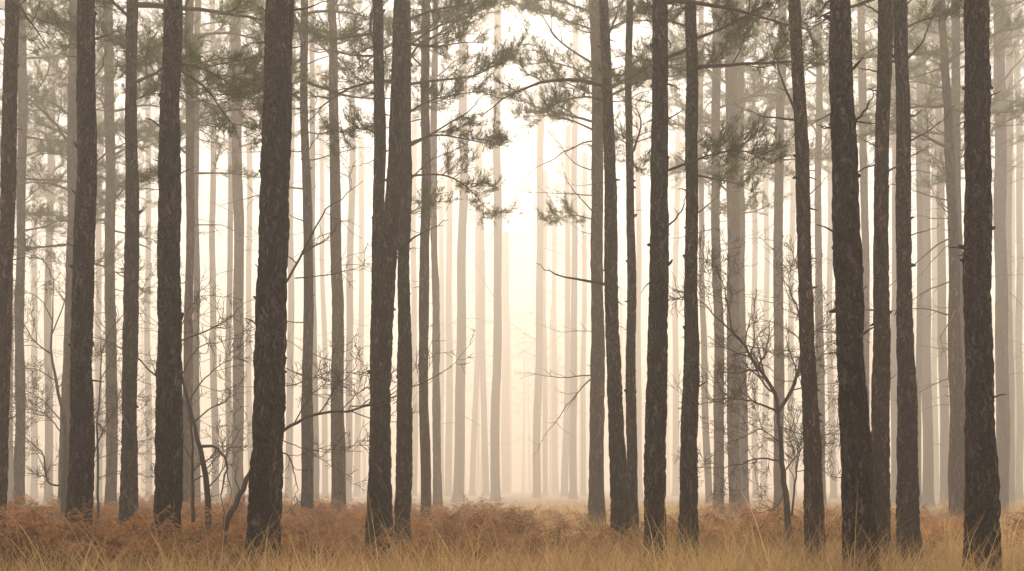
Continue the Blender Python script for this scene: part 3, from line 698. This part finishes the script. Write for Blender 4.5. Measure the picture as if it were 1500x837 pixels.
# ------------------------------------------------------------------ bare saplings
def twiggy(rng, mb, main, r0, lvl, maxlvl, up, wig, dens, tip=0.2):
    n = len(main); L = np.sum(np.linalg.norm(np.diff(main, axis=0), axis=1))
    tube(mb, main, np.linspace(r0, max(r0 * tip, 0.0026), n), 7 if lvl == 0 else (5 if r0 > 0.006 else 3))
    if lvl >= maxlvl or L < 0.16: return
    tg = norm(np.gradient(main, axis=0))
    nc = max(3, int(dens * (8 if lvl == 0 else 5) * (0.6 + 0.4 * L) * rng.uniform(0.7, 1.3)))
    for k in range(nc):
        t = rng.uniform(0.22, 1.0); i = min(int(t * (n - 1)), n - 2)
        d = turn(rng, tg[i], rng.uniform(0.45, 1.05), 0.7)
        l2 = min(L * rng.uniform(0.24, 0.66) * (1.15 - 0.45 * t), 0.62)
        m = 9
        q = wander(rng, main[i] + (main[i + 1] - main[i]) * rng.uniform(), d, l2, m, wig if lvl == 0 else wig * 0.72, up)
        twiggy(rng, mb, q, max(r0 * (1 - (1 - tip) * t) * 0.60, 0.0032), lvl + 1, maxlvl, up, wig, dens, 0.4)

def sapling(label, d, trunk, branches, r0, seed, mat=TWIG, dens=1.0, up=0.035, trunk_lvl=0, tip=0.35):
    rng = np.random.default_rng(seed); d *= 0.75; r0 *= 0.75
    q = [P(x, y, d + k * 0.12) for k, (x, y) in enumerate(trunk)]
    dz = q[0][2]; b = q[0].copy(); b[2] = float(ground_z(b[0], b[1])[0]); s = (q[0][0] - q[1][0]) / max(q[1][2] - q[0][2], 0.2)
    b[0] = q[0][0] + s * (dz - b[2]) * 0.5
    root = empty('bare_sapling', tuple(b), label, 'sapling', 'bare saplings among the pines')
    m = spline([b - np.array([0, 0, 0.15])] + q, 18) - b
    mb = MB(); tube(mb, m + rng.normal(0, 0.006, m.shape), np.linspace(r0, r0 * tip, 18), 8)
    link('trunk', mb.mesh('trunk', mat), root)
    for (pts, rb, dd, den, *lv) in branches:
        n = len(pts)
        qb = np.array([P(x, y, d + dd * (k / (n - 1)) + 0.25) for k, (x, y) in enumerate(pts)])
        mm = spline(qb, 16) - b; mm += rng.normal(0, 0.014, mm.shape) * np.linspace(0, 1, 16)[:, None]
        o = MB(); twiggy(rng, o, mm, rb * 0.75, 0, lv[0] if lv else 3, up, 0.21, den * dens)
        link('branch', o.mesh('branch', mat), root)
    return root

sapling('bare forked sapling with wide twiggy branches left of the reddish leaning pine', 19,
        [(1155, 761), (1148, 701), (1143, 640), (1139, 604)],
        [([(1139, 606), (1135, 576), (1105, 530), (1085, 500), (1060, 475), (1022, 437)], 0.038, -0.6, 1.0),
         ([(1140, 604), (1163, 565), (1173, 520), (1168, 455), (1150, 412)], 0.036, 0.4, 1.0),
         ([(1138, 602), (1100, 588), (1065, 585), (1018, 594)], 0.020, -0.8, 1.1),
         ([(1146, 676), (1110, 672), (1070, 684), (1022, 688)], 0.018, 0.6, 1.0),
         ([(1144, 650), (1115, 630), (1090, 640), (1060, 652)], 0.012, -0.5, 1.0),
         ([(1160, 572), (1190, 565), (1232, 560)], 0.014, 0.8, 1.0),
         ([(1072, 487), (1065, 440), (1055, 405), (1047, 388)], 0.014, -0.8, 1.0),
         ([(1090, 506), (1120, 512), (1150, 525)], 0.012, 0.4, 0.9),
         ([(1172, 505), (1192, 488), (1212, 470), (1222, 440)], 0.013, 0.5, 1.0),
         ([(1150, 720), (1135, 745), (1110, 752)], 0.012, -0.5, 0.6),
         ([(1150, 690), (1172, 660), (1180, 640)], 0.014, 0.6, 1.1),
         ([(1160, 756), (1166, 700), (1172, 660), (1178, 630)], 0.020, 0.7, 1.0),
         ([(1166, 470), (1178, 430), (1172, 395), (1158, 380)], 0.011, 0.3, 1.0),
         ([(1142, 625), (1190, 640), (1230, 632)], 0.011, 1.0, 1.0)], 0.066, 101, TWIG, 1.5)
sapling('leaning bare sapling with an arching stem, in bracken right of the thick dark trunk', 17.5,
        [(306, 770), (301, 700), (293, 655), (280, 606), (264, 545)],
        [([(283, 765), (282, 700), (280, 631), (274, 590)], 0.032, 0.3, 0.7, 2),
         ([(296, 654), (316, 656), (333, 681), (325, 721), (329, 765)], 0.026, -0.4, 0.6, 2),
         ([(284, 618), (310, 598), (340, 580), (352, 560)], 0.014, 0.5, 1.1),
         ([(304, 716), (325, 690), (345, 640), (368, 620)], 0.013, 0.4, 1.0),
         ([(283, 705), (300, 695), (320, 690)], 0.013, -0.3, 0.8),
         ([(275, 590), (300, 555), (330, 530), (362, 515)], 0.013, 0.6, 1.1),
         ([(266, 550), (290, 510), (325, 500), (372, 490)], 0.012, 0.8, 1.2),
         ([(266, 555), (258, 500), (285, 440), (310, 410)], 0.014, 0.9, 1.2),
         ([(300, 690), (330, 660), (362, 655)], 0.010, 0.6, 1.1)], 0.060, 202, TWIG, 1.0)
sapling('thick bare stick leaning against the foot of the broad flaky trunk', 15.2,
        [(331, 775), (345, 738), (358, 712), (372, 680)], [([(352, 724), (346, 700), (350, 670)], 0.010, 0.1, 0.7, 2)], 0.044, 303, TWIG, 1.0, tip=0.7)
sapling('mossy bare sapling with a maze of fine twigs at the left, in the mist', 25,
        [(92, 740), (95, 680), (95, 620), (82, 560), (75, 510), (77, 450), (79, 405)],
        [([(94, 640), (70, 610), (45, 600), (8, 605)], 0.016, -0.8, 1.1),
         ([(97, 712), (70, 706), (63, 665), (40, 645), (22, 620)], 0.026, -0.9, 1.1),
         ([(93, 620), (60, 585), (30, 570), (2, 560)], 0.016, 0.6, 1.2),
         ([(76, 520), (50, 500), (30, 470), (5, 465)], 0.018, -0.6, 1.2),
         ([(77, 470), (60, 440), (40, 430), (15, 440)], 0.014, 0.4, 1.1),
         ([(76, 490), (95, 440), (98, 400), (92, 368)], 0.016, 0.4, 1.0),
         ([(84, 570), (110, 540), (150, 520)], 0.014, 1.0, 1.2),
         ([(95, 650), (125, 620), (160, 600), (205, 590)], 0.014, 0.9, 1.2),
         ([(79, 412), (66, 385), (45, 372), (35, 360)], 0.013, -0.5, 1.1),
         ([(95, 690), (130, 680), (175, 660), (215, 665)], 0.014, 0.8, 1.2),
         ([(82, 558), (50, 540), (20, 545)], 0.014, -0.4, 1.1)], 0.070, 404, MOSSY, 1.4, tip=0.08)
sapling('bare twiggy sapling hidden behind the broad flaky trunk, branches sticking out to the right', 15.6,
        [(398, 790), (397, 700), (400, 640), (408, 560), (404, 460), (410, 428)],
        [([(402, 640), (430, 622), (462, 608), (520, 599), (560, 586), (610, 566), (662, 538)], 0.026, 0.5, 0.75),
         ([(408, 432), (432, 392), (448, 360), (470, 318), (500, 290), (530, 266)], 0.020, 0.6, 0.8, 2),
         ([(432, 408), (470, 404), (510, 396), (545, 386)], 0.010, 0.3, 0.8, 2),
         ([(400, 660), (424, 670), (434, 705), (436, 742)], 0.013, 0.1, 0.9, 2),
         ([(404, 560), (425, 566), (450, 555), (480, 548), (520, 545)], 0.010, 0.5, 1.3),
         ([(402, 640), (440, 655), (480, 660), (530, 662)], 0.008, 0.5, 1.1),
         ([(430, 622), (455, 580), (475, 560), (490, 540)], 0.010, 0.3, 1.2),
         ([(500, 602), (520, 580), (540, 566), (560, 548)], 0.008, -0.2, 1.2)], 0.040, 505, TWIG, 1.0)
sapling('thin bare sapling in the slit between the first thick dark trunk and the slimmer one', 22,
        [(143, 760), (144, 690), (142, 620), (147, 560), (148, 505)],
        [([(137, 665), (152, 630), (172, 592), (180, 560)], 0.018, 0.2, 1.0),
         ([(143, 620), (165, 640), (195, 650), (228, 640)], 0.012, 0.7, 1.2),
         ([(146, 560), (165, 520), (172, 470)], 0.012, 0.6, 1.1),
         ([(148, 520), (165, 480), (200, 440), (222, 400)], 0.013, 0.7, 1.2),
         ([(145, 700), (180, 690), (222, 700)], 0.011, 0.8, 1.2)], 0.030, 606, TWIG, 1.0)

# ------------------------------------------------------------------ undergrowth
def frond(rng, L):
    """one dead bracken frond growing up from the origin and arching over along +X"""
    leaf, stem = MB(), MB()
    n = 12; e = np.linspace(0, 1, n)
    ang = R(86) - R(rng.uniform(70, 150)) * np.clip(e - 0.15, 0, 1) ** 1.5
    st = L / (n - 1); pts = [np.zeros(3)]; yaw = 0
    for k in range(1, n):
        yaw += rng.normal(0, 0.10)
        pts.append(pts[-1] + st * np.array([math.cos(ang[k]) * math.cos(yaw), math.cos(ang[k]) * math.sin(yaw), math.sin(ang[k])]))
    pts = np.array(pts); tube(stem, pts, np.linspace(0.0055, 0.0015, n), 3, cap=False)
    tg = norm(np.gradient(pts, axis=0)); V = []
    npn = 13
    for k in range(npn):
        t = 0.34 + 0.65 * k / (npn - 1); a = t * (n - 1); i = min(int(a), n - 2); p = pts[i] + (pts[i + 1] - pts[i]) * (a - i)
        lp = L * 0.30 * (1.02 - (k / (npn - 1))) ** 0.75 * rng.uniform(0.75, 1.15) + 0.02
        for s in (-1, 1):
            sd = norm(np.cross(tg[i], [0, 0, 1.0]) + 1e-6) * s
            d = norm(sd + tg[i] * 0.35 + np.array([0, 0, rng.normal(-0.35, 0.35)]))
            q = wander(rng, p, d, lp, 7, 0.10, -0.10)
            for m in range(6):
                wdt = lp * 0.19 * (1 - m / 6.5) * rng.uniform(0.6, 1.2) + 0.006
                dd = norm(q[m + 1] - q[m]); c = norm(np.cross(dd, rng.normal(0, 0.55, 3) + np.array([0, 0, 1.0])))
                for s2 in (-1, 1):
                    tip = q[m] + dd * wdt * 0.7 + c * s2 * wdt + np.array([0, 0, -wdt * rng.uniform(0.0, 0.7)])
                    V.append([q[m], q[m + 1], tip])
    V = np.array(V).reshape(-1, 3); leaf.add(V, np.arange(len(V)).reshape(-1, 3), 0, False)
    o = MB(); o.merge(leaf, None, 0); o.merge(stem, None, 1); return o

rb = np.random.default_rng(77)
FR = [frond(rb, 1.0) for _ in range(14)]

def bracken_height(px, d):
    """how much bracken there is (0..1) at a spot, and how tall it stands"""
    left = np.clip((470 - px) / 60, 0, 1); mid = np.clip((790 - px) / 70, 0, 1) * (1 - left); right = 1 - left - mid
    dens = left * (d > 8.9) + mid * np.clip((d - 11) / 1.5, 0, 1) + right * np.clip((d - 13.5) / 3, 0, 0.55)
    hgt = left * 0.71 + mid * np.clip(0.60 + (d - 12) * 0.012, 0.56, 0.70) + right * 0.58
    return dens, hgt

def bracken():
    mb = MB(); n = 0
    Vs = [np.concatenate(f.v) for f in FR]
    cnt = 0
    while cnt < 3200:
        d = 8.7 + 26 * rb.uniform() ** 1.4; px = rb.uniform(-60, 1560); x = (px - 750) / F * d
        de, h = bracken_height(px, d)
        patch = vnoise(np.array([[x * 0.55, d * 0.55, 1.0]]), 21)[0]
        if rb.uniform() > de * np.clip((patch - 0.25) * 3.0, 0.08, 1): continue
        z = float(ground_z(x, d)[0])
        s = h * rb.uniform(0.80, 1.55) * (0.72 + 0.5 * patch)
        k = rb.integers(len(FR)); a = rb.uniform(0, 6.28); tl = rb.normal(0, 0.16, 2)
        M = np.array(Matrix.Translation((x, d, z - 0.03)) @ Euler((tl[0], tl[1], a)).to_matrix().to_4x4() @ Matrix.Scale(s, 4))
        mb.merge(FR[k], M); cnt += 1
    o = link('bracken', mb.mesh('bracken', [FERN, FSTEM])); o['kind'] = 'stuff'; o['label'] = 'rusty brown dead bracken spread under the pines'
bracken()

def blades(rng, base, az, lean, L, wd, bend, segs=4):
    """bent tapering grass blades, all arrays of the same length"""
    n = len(base); e = np.linspace(0, 1, segs + 1)
    th = lean[:, None] + bend[:, None] * e[None] ** 1.6
    st = (L / segs)[:, None]
    h = np.cumsum(np.concatenate([np.zeros((n, 1)), np.sin(th[:, 1:]) * st], 1), 1)
    v = np.cumsum(np.concatenate([np.zeros((n, 1)), np.cos(th[:, 1:]) * st], 1), 1)
    c = base[:, None] + np.stack([h * np.cos(az)[:, None], h * np.sin(az)[:, None], v], -1)
    fa = az + rng.normal(0, 0.8, n)
    s = np.stack([-np.sin(fa), np.cos(fa), np.zeros(n)], -1)[:, None] * (wd[:, None] * (1 - e[None] ** 1.5 * 0.92))[..., None]
    V = np.stack([c - s, c + s], 2)                       # n, segs+1, 2, 3
    idx = np.arange(n)[:, None] * (2 * (segs + 1)) + np.arange(segs)[None] * 2
    Fc = np.stack([idx, idx + 1, idx + 3, idx + 2], -1).reshape(-1, 4)
    return V.reshape(-1, 3), Fc

def grass(name, mat, label, n_t, per, seed, zone, hs):
    rng = np.random.default_rng(seed); mb = MB(); B = []; A = []; LN = []; L = []; Wd = []; Bd = []
    cnt = 0
    while cnt < n_t:
        d = 6.6 + 44 * rng.uniform() ** 2.0; px = rng.uniform(-80, 1580); x = (px - 750) / F * d
        q = np.array([[x * 0.4, d * 0.4, 3.0]])
        if rng.uniform() > zone(px, d, vnoise(q, 31)[0]): continue
        cnt += 1; k = int(per * rng.uniform(0.5, 1.5)); z = float(ground_z(x, d)[0])
        sp = rng.uniform(0.06, 0.20); off = rng.normal(0, sp, (k, 2)); aa = np.arctan2(off[:, 1], off[:, 0]) + rng.normal(0, 0.7, k)
        wind = rng.normal(0.0, 0.20); taz = rng.uniform(0, 6.28)
        B.append(np.stack([x + off[:, 0], d + off[:, 1], np.full(k, z - 0.02)], 1)); A.append(np.where(rng.uniform(size=k) < 0.3, taz, aa))
        LN.append(np.abs(rng.normal(0.16, 0.24, k)) + abs(wind)); h = hs * rng.uniform(0.6, 1.25)
        tall = rng.uniform(size=k) < 0.12
        L.append(h * rng.uniform(0.5, 1.15, k) * np.where(tall, 1.28, 1)); Bd.append(rng.gamma(2.2, 0.55, k))
        Wd.append(np.full(k, 0.0036 + 0.00018 * max(d - 9, 0)) * rng.uniform(0.7, 1.5, k))
    V, Fc = blades(rng, np.concatenate(B), np.concatenate(A), np.concatenate(LN), np.concatenate(L), np.concatenate(Wd), np.concatenate(Bd))
    mb.add(V, Fc); o = link(name, mb.mesh(name, mat)); o['kind'] = 'stuff'; o['label'] = label

def z_straw(px, d, n):
    left = np.clip((440 - px) / 80, 0, 1); mid = np.clip((780 - px) / 60, 0, 1) * (1 - left)
    if d < 10.6: return 1 - 0.72 * left * np.clip((d - 7.8) / 1.1, 0.1, 1)
    return (0.10 * left + 0.28 * mid + 0.95 * (1 - left - mid)) * np.clip((n - 0.2) * 2.5, 0.15, 1)
grass('dry_grass', STRAW, 'straw coloured dead grass tussocks covering the clearing floor', 3500, 44, 5, z_straw, 0.64)
grass('fading_grass', SEDGE, 'greener fading grass tufts low among the straw', 520, 55, 6, lambda px, d, n: (1.0 if n > 0.56 else 0.10) * (0.35 if px < 420 else 1), 0.46)
print('OBJECTS', len(bpy.data.objects))
